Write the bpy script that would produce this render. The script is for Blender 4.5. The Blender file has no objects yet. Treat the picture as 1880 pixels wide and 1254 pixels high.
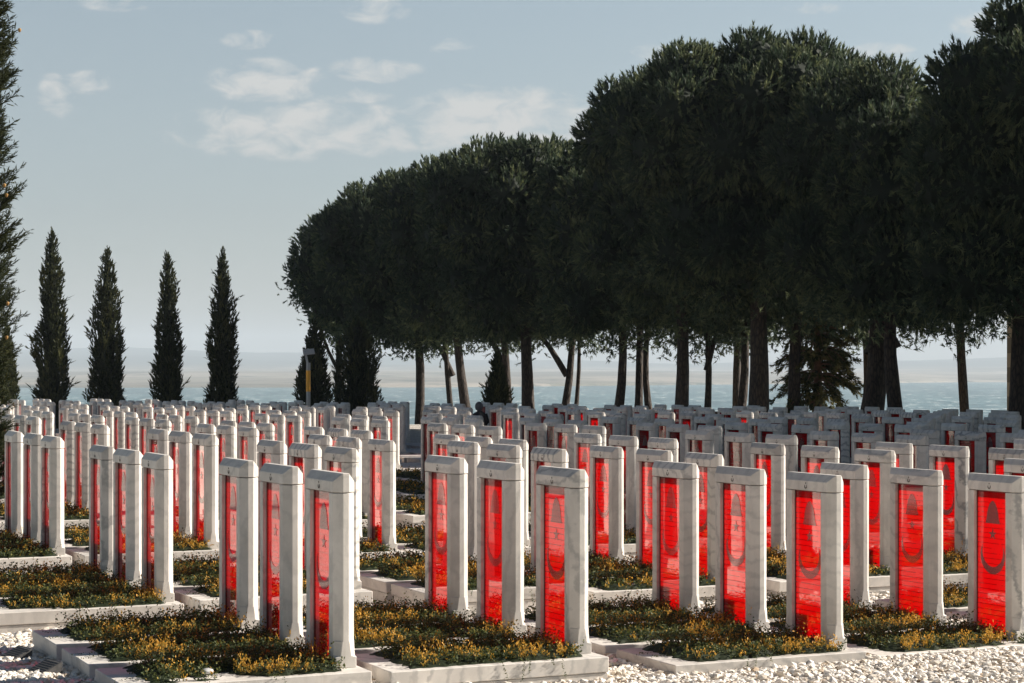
import bpy, bmesh, math, random
import numpy as np
from mathutils import Vector, Matrix, noise as mnoise

random.seed(7); RNG = np.random.default_rng(7)
scene = bpy.context.scene
COL = scene.collection
R = math.radians

# ------------------------------------------------------------------ camera
F = 3500.0; PW, PH = 1880.0, 1254.0; CX, HY = 940.0, 690.0; EYE = 2.45   # pixels of the photograph, metres
cam_d = bpy.data.cameras.new('camera'); cam = bpy.data.objects.new('camera', cam_d); COL.objects.link(cam)
cam.location = (0, 0, EYE); cam.rotation_euler = (R(90), 0, 0)
cam_d.sensor_width = 36.0; cam_d.lens = 36.0 * F / PW
cam_d.shift_y = (HY - PH / 2) / PW
cam_d.clip_start = 0.5; cam_d.clip_end = 60000
scene.camera = cam
scene.render.resolution_x = 1024; scene.render.resolution_y = 683

# graves grid: a = across the columns (the direction the sun comes from), b = along the columns, away from the camera
TH = 0.4389
AX = Vector((math.cos(TH), math.sin(TH))); BX = Vector((-math.sin(TH), math.cos(TH)))
def UV(u, v): return (u * AX.x + v * BX.x, u * AX.y + v * BX.y)
def to_uv(x, y): return (x * AX.x + y * AX.y, x * BX.x + y * BX.y)
def at(px, py, Y): return Vector(((px - CX) / F * Y, Y, EYE - (py - HY) / F * Y))

# ------------------------------------------------------------------ light, sky
SUN_EL = R(29.5)
hd = AX - 0.17 * BX; hd.normalize()
sun_dir = Vector((hd.x * math.cos(SUN_EL), hd.y * math.cos(SUN_EL), math.sin(SUN_EL)))
sd = bpy.data.lights.new('sun', 'SUN'); sd.energy = 5.0; sd.angle = R(0.5); sd.color = (1.0, 0.92, 0.82)
so = bpy.data.objects.new('sun', sd); COL.objects.link(so)
so.rotation_euler = sun_dir.to_track_quat('Z', 'Y').to_euler(); so.location = (30, 0, 40)

scene.view_settings.view_transform = 'Standard'; scene.view_settings.look = 'None'
scene.view_settings.exposure = 1.2; scene.view_settings.gamma = 1.0
scene.cycles.transparent_max_bounces = 24; scene.cycles.max_bounces = 8
scene.cycles.volume_bounces = 0
scene.cycles.use_denoising = True

def N(t, typ, loc=None, **kw):
    n = t.nodes.new(typ)
    for k, v in kw.items():
        if k.startswith('i_'): n.inputs[k[2:].replace('_', ' ')].default_value = v
        else: setattr(n, k, v)
    return n
def mathn(t, op, a, b=None, clamp=False):
    n = t.nodes.new('ShaderNodeMath'); n.operation = op; n.use_clamp = clamp
    for i, x in enumerate((a, b)):
        if x is None: continue
        if isinstance(x, (int, float)): n.inputs[i].default_value = x
        else: t.links.new(x, n.inputs[i])
    return n.outputs[0]
def mixc(t, fac, a, b, blend='MIX'):
    n = t.nodes.new('ShaderNodeMix'); n.data_type = 'RGBA'; n.blend_type = blend
    for s, x in ((n.inputs[0], fac), (n.inputs[6], a), (n.inputs[7], b)):
        if isinstance(x, (int, float)): s.default_value = x
        elif isinstance(x, tuple): s.default_value = (*x, 1) if len(x) == 3 else x
        else: t.links.new(x, s)
    return n.outputs[2]
def ramp(t, fac, stops):
    n = t.nodes.new('ShaderNodeValToRGB'); r = n.color_ramp
    while len(r.elements) < len(stops): r.elements.new(0.5)
    for e, (p, c) in zip(r.elements, stops): e.position = p; e.color = (*c, 1) if len(c) == 3 else c
    t.links.new(fac, n.inputs[0]); return n.outputs[0]

world = bpy.data.worlds.new('World'); scene.world = world; world.use_nodes = True
wt = world.node_tree; wt.nodes.clear()
sky = N(wt, 'ShaderNodeTexSky', sky_type='NISHITA', sun_disc=False, sun_elevation=SUN_EL,
        sun_rotation=math.atan2(hd.x, hd.y), altitude=30, air_density=1.0, dust_density=0.9, ozone_density=1.0)
hs = N(wt, 'ShaderNodeHueSaturation', i_Saturation=0.56, i_Value=1.0, i_Hue=0.49); wt.links.new(sky.outputs[0], hs.inputs['Color'])
tc = N(wt, 'ShaderNodeTexCoord'); sx = N(wt, 'ShaderNodeSeparateXYZ'); wt.links.new(tc.outputs['Generated'], sx.inputs[0])
yy = mathn(wt, 'MAXIMUM', sx.outputs[1], 0.05)
dx = mathn(wt, 'DIVIDE', sx.outputs[0], yy); dz = mathn(wt, 'DIVIDE', sx.outputs[2], yy)
cb = N(wt, 'ShaderNodeCombineXYZ'); wt.links.new(dx, cb.inputs[0]); wt.links.new(mathn(wt, 'MULTIPLY', dz, 1.9), cb.inputs[1])
n1 = N(wt, 'ShaderNodeTexNoise', i_Scale=50.0, i_Detail=10.0, i_Roughness=0.58, i_Distortion=.5); wt.links.new(cb.outputs[0], n1.inputs['Vector'])
cov = None                                           # banks of cloud: direction (x, z) over y, half sizes, amount
for px, py, rx, ry, am in ((915, 222, 205, 74, 1.0), (990, 250, 260, 60, .8), (560, 240, 290, 60, .72), (620, 255, 120, 30, .8), (490, 150, 120, 48, .8), (690, 128, 95, 28, .6), (690, 14, 70, 34, .55),
                           (458, 73, 60, 20, .55), (104, 175, 40, 50, .55), (152, 152, 60, 26, .5), (215, 4, 80, 20, .5), (1205, 98, 60, 20, .5),
                           (1815, 45, 80, 34, .6), (820, 84, 60, 16, .45), (1620, 95, 70, 20, .45), (1490, 14, 60, 14, .4), (640, 175, 90, 20, .5)):
    ex = mathn(wt, 'DIVIDE', mathn(wt, 'SUBTRACT', dx, (px - CX) / F), rx / F)
    ez = mathn(wt, 'DIVIDE', mathn(wt, 'SUBTRACT', dz, (HY - py) / F), ry / F)
    r2 = mathn(wt, 'ADD', mathn(wt, 'MULTIPLY', ex, ex), mathn(wt, 'MULTIPLY', ez, ez))
    g = mathn(wt, 'MULTIPLY', mathn(wt, 'SUBTRACT', 1.0, r2, True), am)
    cov = g if cov is None else mathn(wt, 'MAXIMUM', cov, g)
cl = mathn(wt, 'ADD', mathn(wt, 'MULTIPLY', mathn(wt, 'POWER', cov, 0.55), 0.55), mathn(wt, 'MULTIPLY', mathn(wt, 'SUBTRACT', n1.outputs[0], 0.5), 2.0))
cl = mathn(wt, 'MULTIPLY', mathn(wt, 'SUBTRACT', cl, 0.12), 1.9, True)
cl = mathn(wt, 'MULTIPLY', cl, mathn(wt, 'MULTIPLY', cov, 5.0, True))
skyc = mixc(wt, mathn(wt, 'MULTIPLY', cl, 0.80), hs.outputs[0], (7.2, 6.8, 6.5))
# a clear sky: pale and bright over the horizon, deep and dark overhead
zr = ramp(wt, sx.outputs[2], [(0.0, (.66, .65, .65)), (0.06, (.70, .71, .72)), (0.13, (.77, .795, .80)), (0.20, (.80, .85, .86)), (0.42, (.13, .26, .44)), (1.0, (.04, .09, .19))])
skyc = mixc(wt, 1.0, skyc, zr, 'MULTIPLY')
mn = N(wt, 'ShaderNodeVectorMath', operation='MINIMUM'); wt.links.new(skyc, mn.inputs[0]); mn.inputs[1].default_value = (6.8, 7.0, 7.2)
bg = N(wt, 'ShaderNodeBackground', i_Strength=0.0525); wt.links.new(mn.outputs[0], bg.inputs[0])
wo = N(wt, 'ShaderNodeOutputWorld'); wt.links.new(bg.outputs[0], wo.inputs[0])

# ------------------------------------------------------------------ helpers
def tag(o, label=None, cat=None, group=None, kind=None):
    if label: o['label'] = label
    if cat: o['category'] = cat
    if group: o['group'] = group
    if kind: o['kind'] = kind
    return o
def link(name, me, mat, parent=None, loc=None):
    o = bpy.data.objects.new(name, me); COL.objects.link(o)
    if mat is not None:
        for m in (mat if isinstance(mat, (list, tuple)) else [mat]): me.materials.append(m)
    if parent: o.parent = parent
    if loc is not None: o.location = loc
    return o
def empty(name, loc, rz=0):
    o = bpy.data.objects.new(name, None); COL.objects.link(o); o.location = loc; o.rotation_euler = (0, 0, rz)
    o.empty_display_size = 0.2; return o
def np_mesh(name, verts, faces, mat_idx=None, smooth=False, col=None):
    """verts n x 3, faces m x k (k = 3 or 4)"""
    me = bpy.data.meshes.new(name); verts = np.asarray(verts, np.float32); faces = np.asarray(faces, np.int32)
    m, k = faces.shape
    me.vertices.add(len(verts)); me.vertices.foreach_set('co', verts.ravel())
    me.loops.add(m * k); me.loops.foreach_set('vertex_index', faces.ravel())
    me.polygons.add(m); me.polygons.foreach_set('loop_start', np.arange(0, m * k, k, dtype=np.int32))
    if mat_idx is not None: me.polygons.foreach_set('material_index', np.asarray(mat_idx, np.int32))
    me.polygons.foreach_set('use_smooth', np.full(m, smooth))
    if col is not None:
        a = me.attributes.new('tone', 'FLOAT', 'POINT'); a.data.foreach_set('value', np.asarray(col, np.float32))
    me.update(calc_edges=True); me.validate(); return me
def bm_mesh(name, bm, bevel=0.0, smooth=False):
    bmesh.ops.remove_doubles(bm, verts=bm.verts, dist=1e-5)
    bmesh.ops.recalc_face_normals(bm, faces=bm.faces)
    if bevel: bmesh.ops.bevel(bm, geom=[e for e in bm.edges if e.is_manifold and e.calc_face_angle(0) > 0.4], offset=bevel, segments=1, affect='EDGES', profile=0.7)
    me = bpy.data.meshes.new(name); bm.to_mesh(me); bm.free()
    for p in me.polygons: p.use_smooth = smooth
    return me
def bm_box(bm, x0, x1, y0, y1, z0, z1):
    v = [bm.verts.new(p) for p in ((x0, y0, z0), (x1, y0, z0), (x1, y1, z0), (x0, y1, z0), (x0, y0, z1), (x1, y0, z1), (x1, y1, z1), (x0, y1, z1))]
    for f in ((0, 3, 2, 1), (4, 5, 6, 7), (0, 1, 5, 4), (1, 2, 6, 5), (2, 3, 7, 6), (3, 0, 4, 7)): bm.faces.new([v[i] for i in f])
def bm_loft(bm, rings):
    """rings: lists of points with the same count, bottom to top"""
    vr = [[bm.verts.new(p) for p in r] for r in rings]; n = len(vr[0])
    for a, b in zip(vr, vr[1:]):
        for i in range(n):
            j = (i + 1) % n
            try: bm.faces.new((a[i], a[j], b[j], b[i]))
            except ValueError: pass
    bm.faces.new(vr[0][::-1]); bm.faces.new(vr[-1])
def tube(pts, radii, sides=10, jit=0.0, seed=0):
    """verts, faces (quads) of a tapered tube with an uneven skin"""
    rg = np.random.default_rng(seed); V = []; Fc = []
    for i, (p, r) in enumerate(zip(pts, radii)):
        p = Vector(p); d = (Vector(pts[min(i + 1, len(pts) - 1)]) - Vector(pts[max(i - 1, 0)])).normalized()
        a = d.orthogonal().normalized() if abs(d.z) < .9 else Vector((1, 0, 0)); b = d.cross(a).normalized(); a = b.cross(d).normalized()
        for k in range(sides):
            an = 2 * math.pi * k / sides; rr = r * (1 + jit * rg.uniform(-1, 1))
            V.append(p + a * (math.cos(an) * rr) + b * (math.sin(an) * rr))
    for i in range(len(pts) - 1):
        for k in range(sides):
            j = (k + 1) % sides; Fc.append((i * sides + k, i * sides + j, (i + 1) * sides + j, (i + 1) * sides + k))
    return V, Fc
class Bag:
    """collects quads/tris (kept as quads, a tri repeats no vertex: stored apart)"""
    def __init__(s): s.v = []; s.f = []; s.n = 0; s.c = []
    def add(s, v, f, c=0.5):
        v = np.asarray([tuple(x) for x in v] if not isinstance(v, np.ndarray) else v, np.float32).reshape(-1, 3); f = np.asarray(f, np.int32)
        s.v.append(v); s.f.append(f + s.n); s.n += len(v)
        s.c.append(np.full(len(v), c, np.float32) if np.isscalar(c) else np.asarray(c, np.float32))
    def mesh(s, name, smooth=False): return np_mesh(name, np.concatenate(s.v), np.concatenate(s.f), smooth=smooth, col=np.concatenate(s.c))

# ------------------------------------------------------------------ materials
def material(name):
    m = bpy.data.materials.new(name); m.use_nodes = True; t = m.node_tree; t.nodes.clear()
    out = t.nodes.new('ShaderNodeOutputMaterial'); return m, t, out
def principled(t, out, **kw):
    p = N(t, 'ShaderNodeBsdfPrincipled', **kw); t.links.new(p.outputs[0], out.inputs[0]); return p
def simple(name, col, rough=0.7, metal=0.0, nscale=None, namp=0.25):
    m, t, out = material(name); p = principled(t, out, i_Roughness=rough, i_Metallic=metal)
    if nscale:
        tcn = N(t, 'ShaderNodeTexCoord'); n = N(t, 'ShaderNodeTexNoise', i_Scale=nscale, i_Detail=6.0); t.links.new(tcn.outputs['Object'], n.inputs['Vector'])
        c = ramp(t, n.outputs[0], [(.3, tuple(x * (1 - namp) for x in col)), (.7, tuple(min(1, x * (1 + namp)) for x in col))])
        t.links.new(c, p.inputs['Base Color'])
    else: p.inputs['Base Color'].default_value = (*col, 1)
    return m

def marble(name, light, vein_amount=1.0, dirt=True):
    m, t, out = material(name); p = principled(t, out, i_Roughness=0.5)
    oi = N(t, 'ShaderNodeObjectInfo'); tcn = N(t, 'ShaderNodeTexCoord')
    off = N(t, 'ShaderNodeVectorMath', operation='SCALE'); off.inputs[0].default_value = (37.0, 61.0, 83.0); t.links.new(oi.outputs['Random'], off.inputs['Scale'])
    rot = N(t, 'ShaderNodeVectorRotate', rotation_type='AXIS_ANGLE'); rot.inputs['Axis'].default_value = (.6, .5, .62)
    t.links.new(tcn.outputs['Object'], rot.inputs['Vector']); t.links.new(mathn(t, 'MULTIPLY', oi.outputs['Random'], 9.0), rot.inputs['Angle'])
    pos = N(t, 'ShaderNodeVectorMath', operation='ADD'); t.links.new(rot.outputs[0], pos.inputs[0]); t.links.new(off.outputs[0], pos.inputs[1])
    big = N(t, 'ShaderNodeTexNoise', i_Scale=2.2, i_Detail=5.0, i_Roughness=.6, i_Distortion=.8); t.links.new(pos.outputs[0], big.inputs['Vector'])
    wv = N(t, 'ShaderNodeTexWave', i_Scale=2.4, i_Distortion=7.0, i_Detail=4.0); wv.inputs['Detail Scale'].default_value = 1.6; wv.inputs['Detail Roughness'].default_value = .65
    t.links.new(pos.outputs[0], wv.inputs['Vector'])
    fine = N(t, 'ShaderNodeTexNoise', i_Scale=60.0, i_Detail=4.0); t.links.new(tcn.outputs['Object'], fine.inputs['Vector'])
    g = tuple(x * .42 for x in light); g = (g[0] * .92, g[1] * .97, g[2] * 1.03)
    rnd2 = mathn(t, 'FRACT', mathn(t, 'MULTIPLY', oi.outputs['Random'], 17.31))
    streaky = mathn(t, 'POWER', rnd2, 3.0)
    base = ramp(t, big.outputs[0], [(.32, tuple(x * .76 for x in light)), (.62, light)])
    vein = ramp(t, wv.outputs['Fac'], [(.0, (1, 1, 1)), (.14, (.55, .55, .55)), (.42, (0, 0, 0))])
    vamt = mathn(t, 'MULTIPLY', mathn(t, 'ADD', mathn(t, 'MULTIPLY', streaky, .95), .24), vein_amount)
    vmask = mathn(t, 'MULTIPLY', vein, mathn(t, 'MULTIPLY', vamt, mathn(t, 'ADD', big.outputs[0], .35)), True)
    c = mixc(t, vmask, base, g)
    # a few stones are grey all through
    grey = mathn(t, 'GREATER_THAN', mathn(t, 'FRACT', mathn(t, 'MULTIPLY', oi.outputs['Random'], 5.77)), .90)
    c = mixc(t, mathn(t, 'MULTIPLY', grey, mathn(t, 'MULTIPLY', big.outputs[0], .75)), c, tuple(x * .5 for x in light))
    tone = mathn(t, 'ADD', mathn(t, 'MULTIPLY', mathn(t, 'FRACT', mathn(t, 'MULTIPLY', oi.outputs['Random'], 29.7)), .16), .90)
    hsn = N(t, 'ShaderNodeHueSaturation'); t.links.new(tone, hsn.inputs['Value']); t.links.new(c, hsn.inputs['Color']); c = hsn.outputs[0]
    # run-off stains: thin vertical streaks
    mp = N(t, 'ShaderNodeMapping'); mp.inputs['Scale'].default_value = (22, 22, .9); t.links.new(tcn.outputs['Object'], mp.inputs[0])
    ad = N(t, 'ShaderNodeVectorMath', operation='ADD'); t.links.new(mp.outputs[0], ad.inputs[0]); t.links.new(off.outputs[0], ad.inputs[1])
    st = N(t, 'ShaderNodeTexNoise', i_Scale=1.0, i_Detail=3.0); t.links.new(ad.outputs[0], st.inputs['Vector'])
    stm = mathn(t, 'MULTIPLY', mathn(t, 'SUBTRACT', st.outputs[0], .56), 2.2, True)
    c = mixc(t, mathn(t, 'MULTIPLY', stm, .38), c, (.30, .25, .19))
    t.links.new(c, p.inputs['Base Color'])
    bp = N(t, 'ShaderNodeBump', i_Strength=.12, i_Distance=.004); t.links.new(fine.outputs[0], bp.inputs['Height']); t.links.new(bp.outputs[0], p.inputs['Normal'])
    return m
M_STONE = marble('veined_marble', (.67, .63, .57))
M_BED = marble('bed_marble', (.66, .62, .565), .6)

def red_glass():
    m, t, out = material('red_glass')
    tcn = N(t, 'ShaderNodeTexCoord'); s = N(t, 'ShaderNodeSeparateXYZ'); t.links.new(tcn.outputs['Object'], s.inputs[0])
    # rows of fine etched lettering lines across the pane
    fr = mathn(t, 'FRACT', mathn(t, 'MULTIPLY', s.outputs[2], 21.0)); ln = mathn(t, 'LESS_THAN', fr, .10)
    nz = N(t, 'ShaderNodeTexNoise', i_Scale=9.0, i_Detail=3.0); t.links.new(tcn.outputs['Object'], nz.inputs['Vector'])
    ln = mathn(t, 'MULTIPLY', ln, mathn(t, 'GREATER_THAN', nz.outputs[0], .40))
    tcol = mixc(t, ln, (.84, .07, .08), (.54, .04, .05)); dcol = mixc(t, ln, (.52, .011, .014), (.17, .008, .010))
    tr = N(t, 'ShaderNodeBsdfTransparent'); t.links.new(tcol, tr.inputs[0])
    tl = N(t, 'ShaderNodeBsdfTranslucent'); t.links.new(dcol, tl.inputs[0])
    df = N(t, 'ShaderNodeBsdfDiffuse'); t.links.new(dcol, df.inputs[0])
    ms = N(t, 'ShaderNodeMixShader', i_Fac=.16); t.links.new(tl.outputs[0], ms.inputs[1]); t.links.new(df.outputs[0], ms.inputs[2])
    m1 = N(t, 'ShaderNodeMixShader', i_Fac=.66); t.links.new(tr.outputs[0], m1.inputs[1]); t.links.new(ms.outputs[0], m1.inputs[2])
    wav = N(t, 'ShaderNodeTexNoise', i_Scale=3.5, i_Detail=1.0); t.links.new(tcn.outputs['Object'], wav.inputs['Vector'])
    bp = N(t, 'ShaderNodeBump', i_Strength=.018, i_Distance=.02); t.links.new(wav.outputs[0], bp.inputs['Height'])
    gl = N(t, 'ShaderNodeBsdfGlossy', i_Roughness=.015); gl.inputs[0].default_value = (1, 1, 1, 1); t.links.new(bp.outputs[0], gl.inputs['Normal'])
    gm = N(t, 'ShaderNodeNewGeometry'); fn = N(t, 'ShaderNodeFresnel'); t.links.new(mathn(t, 'SUBTRACT', 1.5, mathn(t, 'MULTIPLY', gm.outputs['Backfacing'], 1.5 - 1 / 1.5)), fn.inputs['IOR'])
    m2 = N(t, 'ShaderNodeMixShader'); t.links.new(mathn(t, 'MULTIPLY', fn.outputs[0], 1.7, True), m2.inputs[0]); t.links.new(m1.outputs[0], m2.inputs[1]); t.links.new(gl.outputs[0], m2.inputs[2])
    t.links.new(m2.outputs[0], out.inputs[0]); return m
M_GLASS = red_glass()
def etched():
    m, t, out = material('etched_grey')
    d = N(t, 'ShaderNodeBsdfDiffuse'); d.inputs[0].default_value = (.22, .165, .155, 1)
    tl = N(t, 'ShaderNodeBsdfTranslucent'); tl.inputs[0].default_value = (.30, .14, .13, 1)
    tr = N(t, 'ShaderNodeBsdfTransparent'); tr.inputs[0].default_value = (.90, .82, .81, 1)
    a = N(t, 'ShaderNodeMixShader', i_Fac=.25); t.links.new(d.outputs[0], a.inputs[1]); t.links.new(tl.outputs[0], a.inputs[2])
    oi = N(t, 'ShaderNodeObjectInfo'); b = N(t, 'ShaderNodeMixShader'); t.links.new(mathn(t, 'ADD', mathn(t, 'MULTIPLY', mathn(t, 'POWER', oi.outputs['Random'], 1.6), .45), .20), b.inputs[0]); t.links.new(tr.outputs[0], b.inputs[1]); t.links.new(a.outputs[0], b.inputs[2])
    gl = N(t, 'ShaderNodeBsdfGlossy', i_Roughness=.05); gm = N(t, 'ShaderNodeNewGeometry'); fn = N(t, 'ShaderNodeFresnel'); t.links.new(mathn(t, 'SUBTRACT', 1.5, mathn(t, 'MULTIPLY', gm.outputs['Backfacing'], 1.5 - 1 / 1.5)), fn.inputs['IOR']); g2 = N(t, 'ShaderNodeMixShader')
    t.links.new(mathn(t, 'MULTIPLY', fn.outputs[0], 1.7, True), g2.inputs[0]); t.links.new(b.outputs[0], g2.inputs[1]); t.links.new(gl.outputs[0], g2.inputs[2])
    t.links.new(g2.outputs[0], out.inputs[0]); return m
M_ETCH = etched()
M_REVEAL_SHADE = simple('dark_red_reveal_shade', (.085, .022, .02), .4)  # shade and reflection of the marble reveal, put into a dark red colour
M_CARVE = simple('dark_carving', (.10, .085, .07), .8)

def toned(name, stops, rough=.85, translucent=0.0, spec=.2):
    """leaf-like material: the mesh's 'tone' attribute picks the colour"""
    m, t, out = material(name)
    at_ = N(t, 'ShaderNodeAttribute', attribute_name='tone'); c = ramp(t, at_.outputs['Fac'], stops)
    p = N(t, 'ShaderNodeBsdfPrincipled', i_Roughness=rough); p.inputs['Specular IOR Level'].default_value = spec; t.links.new(c, p.inputs['Base Color'])
    if translucent:
        tl = N(t, 'ShaderNodeBsdfTranslucent'); t.links.new(c, tl.inputs[0])
        ms = N(t, 'ShaderNodeMixShader', i_Fac=translucent); t.links.new(p.outputs[0], ms.inputs[1]); t.links.new(tl.outputs[0], ms.inputs[2]); t.links.new(ms.outputs[0], out.inputs[0])
    else: t.links.new(p.outputs[0], out.inputs[0])
    return m
M_PLANT = toned('bed_plants', [(0, (.018, .026, .013)), (.40, (.070, .092, .034)), (.58, (.14, .145, .040)), (.78, (.44, .25, .035)), (1, (.70, .37, .06))], .6, .30)
M_PINE = toned('pine_needles', [(0, (.018, .026, .017)), (.5, (.052, .078, .046)), (1, (.24, .26, .12))], .7, .34)
M_CYPRESS = toned('cypress_sprays', [(0, (.014, .019, .010)), (.5, (.040, .050, .020)), (.97, (.12, .115, .040)), (1, (.35, .20, .05))], .75, .2)
M_CEDAR = toned('cedar_needles', [(0, (.025, .030, .016)), (.5, (.060, .066, .026)), (1, (.24, .20, .07))], .75, .45)

def bark():
    m, t, out = material('pine_bark'); p = principled(t, out, i_Roughness=.9)
    tcn = N(t, 'ShaderNodeTexCoord'); mp = N(t, 'ShaderNodeMapping'); mp.inputs['Scale'].default_value = (5, 5, 1.5); t.links.new(tcn.outputs['Object'], mp.inputs[0])
    n = N(t, 'ShaderNodeTexVoronoi', i_Scale=2.4, feature='DISTANCE_TO_EDGE'); n2 = N(t, 'ShaderNodeTexNoise', i_Scale=2.5, i_Detail=8.0)
    t.links.new(mp.outputs[0], n2.inputs['Vector']); w = mixc(t, .25, mp.outputs[0], n2.outputs['Color']); t.links.new(w, n.inputs['Vector'])
    c = ramp(t, n.outputs[0], [(0, (.009, .007, .006)), (.12, (.036, .025, .018)), (.5, (.070, .048, .033))]); t.links.new(c, p.inputs['Base Color'])
    bp = N(t, 'ShaderNodeBump', i_Strength=.9, i_Distance=.06); t.links.new(n.outputs[0], bp.inputs['Height']); t.links.new(bp.outputs[0], p.inputs['Normal']); return m
M_BARK = bark()
M_RUSTBARK = simple('reddish_bark', (.17, .085, .045), .9, 0, 8, .4)

def gravel_ground():
    m, t, out = material('gravel_ground'); p = principled(t, out, i_Roughness=.85)
    g = N(t, 'ShaderNodeNewGeometry')
    v = N(t, 'ShaderNodeTexVoronoi', i_Scale=24.0); t.links.new(g.outputs['Position'], v.inputs['Vector'])
    ve = N(t, 'ShaderNodeTexVoronoi', i_Scale=24.0, feature='DISTANCE_TO_EDGE'); t.links.new(g.outputs['Position'], ve.inputs['Vector'])
    big = N(t, 'ShaderNodeTexNoise', i_Scale=.5, i_Detail=5.0); t.links.new(g.outputs['Position'], big.inputs['Vector'])
    c = ramp(t, v.outputs['Color'], [(.0, (.42, .36, .29)), (.35, (.60, .56, .50)), (1, (.70, .68, .64))])
    c = mixc(t, mathn(t, 'MULTIPLY', mathn(t, 'SUBTRACT', big.outputs[0], .5), 1.2, True), c, (.36, .30, .22))
    c = mixc(t, ramp(t, ve.outputs['Distance'], [(0, (1, 1, 1)), (.18, (0, 0, 0))]), c, (.20, .17, .14))
    # beyond the edge of the terrace the slope is scrub and earth
    s = N(t, 'ShaderNodeSeparateXYZ'); t.links.new(g.outputs['Position'], s.inputs[0])
    c = mixc(t, mathn(t, 'LESS_THAN', s.outputs[2], -.8), c, (.10, .085, .05))
    t.links.new(c, p.inputs['Base Color'])
    bp = N(t, 'ShaderNodeBump', i_Strength=.8, i_Distance=.02); t.links.new(ve.outputs['Distance'], bp.inputs['Height']); t.links.new(bp.outputs[0], p.inputs['Normal']); return m
M_GROUND = gravel_ground()
M_PEBBLE = toned('white_pebbles', [(0, (.34, .24, .15)), (.12, (.55, .48, .39)), (.4, (.68, .62, .54)), (1, (.78, .745, .69))], .7, 0, .3)

def sea():
    m, t, out = material('sea_water'); p = principled(t, out, i_Roughness=.28, i_IOR=1.33); p.inputs['Specular IOR Level'].default_value = .28
    g = N(t, 'ShaderNodeNewGeometry'); mp = N(t, 'ShaderNodeMapping'); mp.inputs['Scale'].default_value = (.10, .035, 1); mp.inputs['Rotation'].default_value = (0, 0, .2); t.links.new(g.outputs['Position'], mp.inputs[0])
    n = N(t, 'ShaderNodeTexNoise', i_Scale=1.0, i_Detail=8.0, i_Roughness=.62); t.links.new(mp.outputs[0], n.inputs['Vector'])
    n2 = N(t, 'ShaderNodeTexNoise', i_Scale=.05, i_Detail=4.0); t.links.new(mp.outputs[0], n2.inputs['Vector'])
    c = ramp(t, n2.outputs[0], [(.3, (.045, .095, .108)), (.7, (.075, .145, .158))])
    mp2 = N(t, 'ShaderNodeMapping'); mp2.inputs['Scale'].default_value = (.11, .030, 1); t.links.new(g.outputs['Position'], mp2.inputs[0])
    n3 = N(t, 'ShaderNodeTexNoise', i_Scale=1.0, i_Detail=6.0, i_Roughness=.7); t.links.new(mp2.outputs[0], n3.inputs['Vector'])
    foam = mathn(t, 'MULTIPLY', mathn(t, 'SUBTRACT', n3.outputs[0], .565), 10.0, True)
    chop = ramp(t, n3.outputs[0], [(.38, (.62, .62, .62)), (.56, (1.35, 1.35, 1.35))]); c = mixc(t, 1.0, c, chop, 'MULTIPLY')
    c = mixc(t, foam, c, (.75, .77, .76)); t.links.new(c, p.inputs['Base Color'])
    t.links.new(mathn(t, 'ADD', mathn(t, 'MULTIPLY', foam, .5), .28), p.inputs['Roughness'])
    bp = N(t, 'ShaderNodeBump', i_Strength=1.0, i_Distance=1.6); t.links.new(n.outputs[0], bp.inputs['Height']); t.links.new(bp.outputs[0], p.inputs['Normal']); return m
M_SEA = sea()
def farland():
    m, t, out = material('far_fields'); p = principled(t, out, i_Roughness=.95)
    g = N(t, 'ShaderNodeNewGeometry'); mp = N(t, 'ShaderNodeMapping'); mp.inputs['Scale'].default_value = (.0022, .0016, .004); t.links.new(g.outputs['Position'], mp.inputs[0])
    v = N(t, 'ShaderNodeTexVoronoi', i_Scale=1.0, i_Randomness=1.0); t.links.new(mp.outputs[0], v.inputs['Vector'])
    n = N(t, 'ShaderNodeTexNoise', i_Scale=3.0, i_Detail=9.0, i_Roughness=.7); t.links.new(mp.outputs[0], n.inputs['Vector'])
    c = ramp(t, v.outputs['Color'], [(.1, (.11, .11, .09)), (.35, (.165, .155, .13)), (.6, (.255, .23, .19)), (.75, (.13, .13, .10)), (.9, (.25, .22, .18))])
    c = mixc(t, mathn(t, 'MULTIPLY', mathn(t, 'SUBTRACT', n.outputs[0], .52), 9.0, True), c, (.05, .065, .055))
    sz = N(t, 'ShaderNodeSeparateXYZ'); t.links.new(g.outputs['Position'], sz.inputs[0])          # the far hills are wooded
    c = mixc(t, mathn(t, 'MULTIPLY', mathn(t, 'SUBTRACT', sz.outputs[2], 28), .03, True), c, (.055, .070, .065))
    t.links.new(c, p.inputs['Base Color']); return m
M_LAND = farland()

# ------------------------------------------------------------------ ground, sea, far shore
def ground_z(u, v): return -0.005 * max(0.0, u - 10) - .15 * min(1.0, max(0.0, (v - 15.4) / 3.2)) + .085 * min(1.0, max(0.0, (6.6 - u) / 1.6))
EDGE_U, EDGE_V = 46.0, 100.0
us = [-120, -60, -30, -15, 0, 3.4, 5, 6.6, 8, 10, 15, 20, 25, 30, 35, 40, 43, EDGE_U, 49, 54, 62, 75]
vs = [-90, -50, -20, 0, 10, 15.4, 17, 18.6, 20, 30, 40, 50, 60, 70, 80, 90, EDGE_V, 103, 108, 116, 130]
gv = []; gf = []
for v in vs:
    for u in us:
        d = max(0, u - EDGE_U, v - EDGE_V); x, y = UV(u, v)
        gv.append((x, y, ground_z(min(u, EDGE_U), v) - (0.9 * d if d < 30 else 27)))
nu = len(us)
for j in range(len(vs) - 1):
    for i in range(nu - 1): gf.append((j * nu + i, j * nu + i + 1, (j + 1) * nu + i + 1, (j + 1) * nu + i))
tag(link('ground', np_mesh('ground', gv, gf), M_GROUND), kind='structure')

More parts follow.
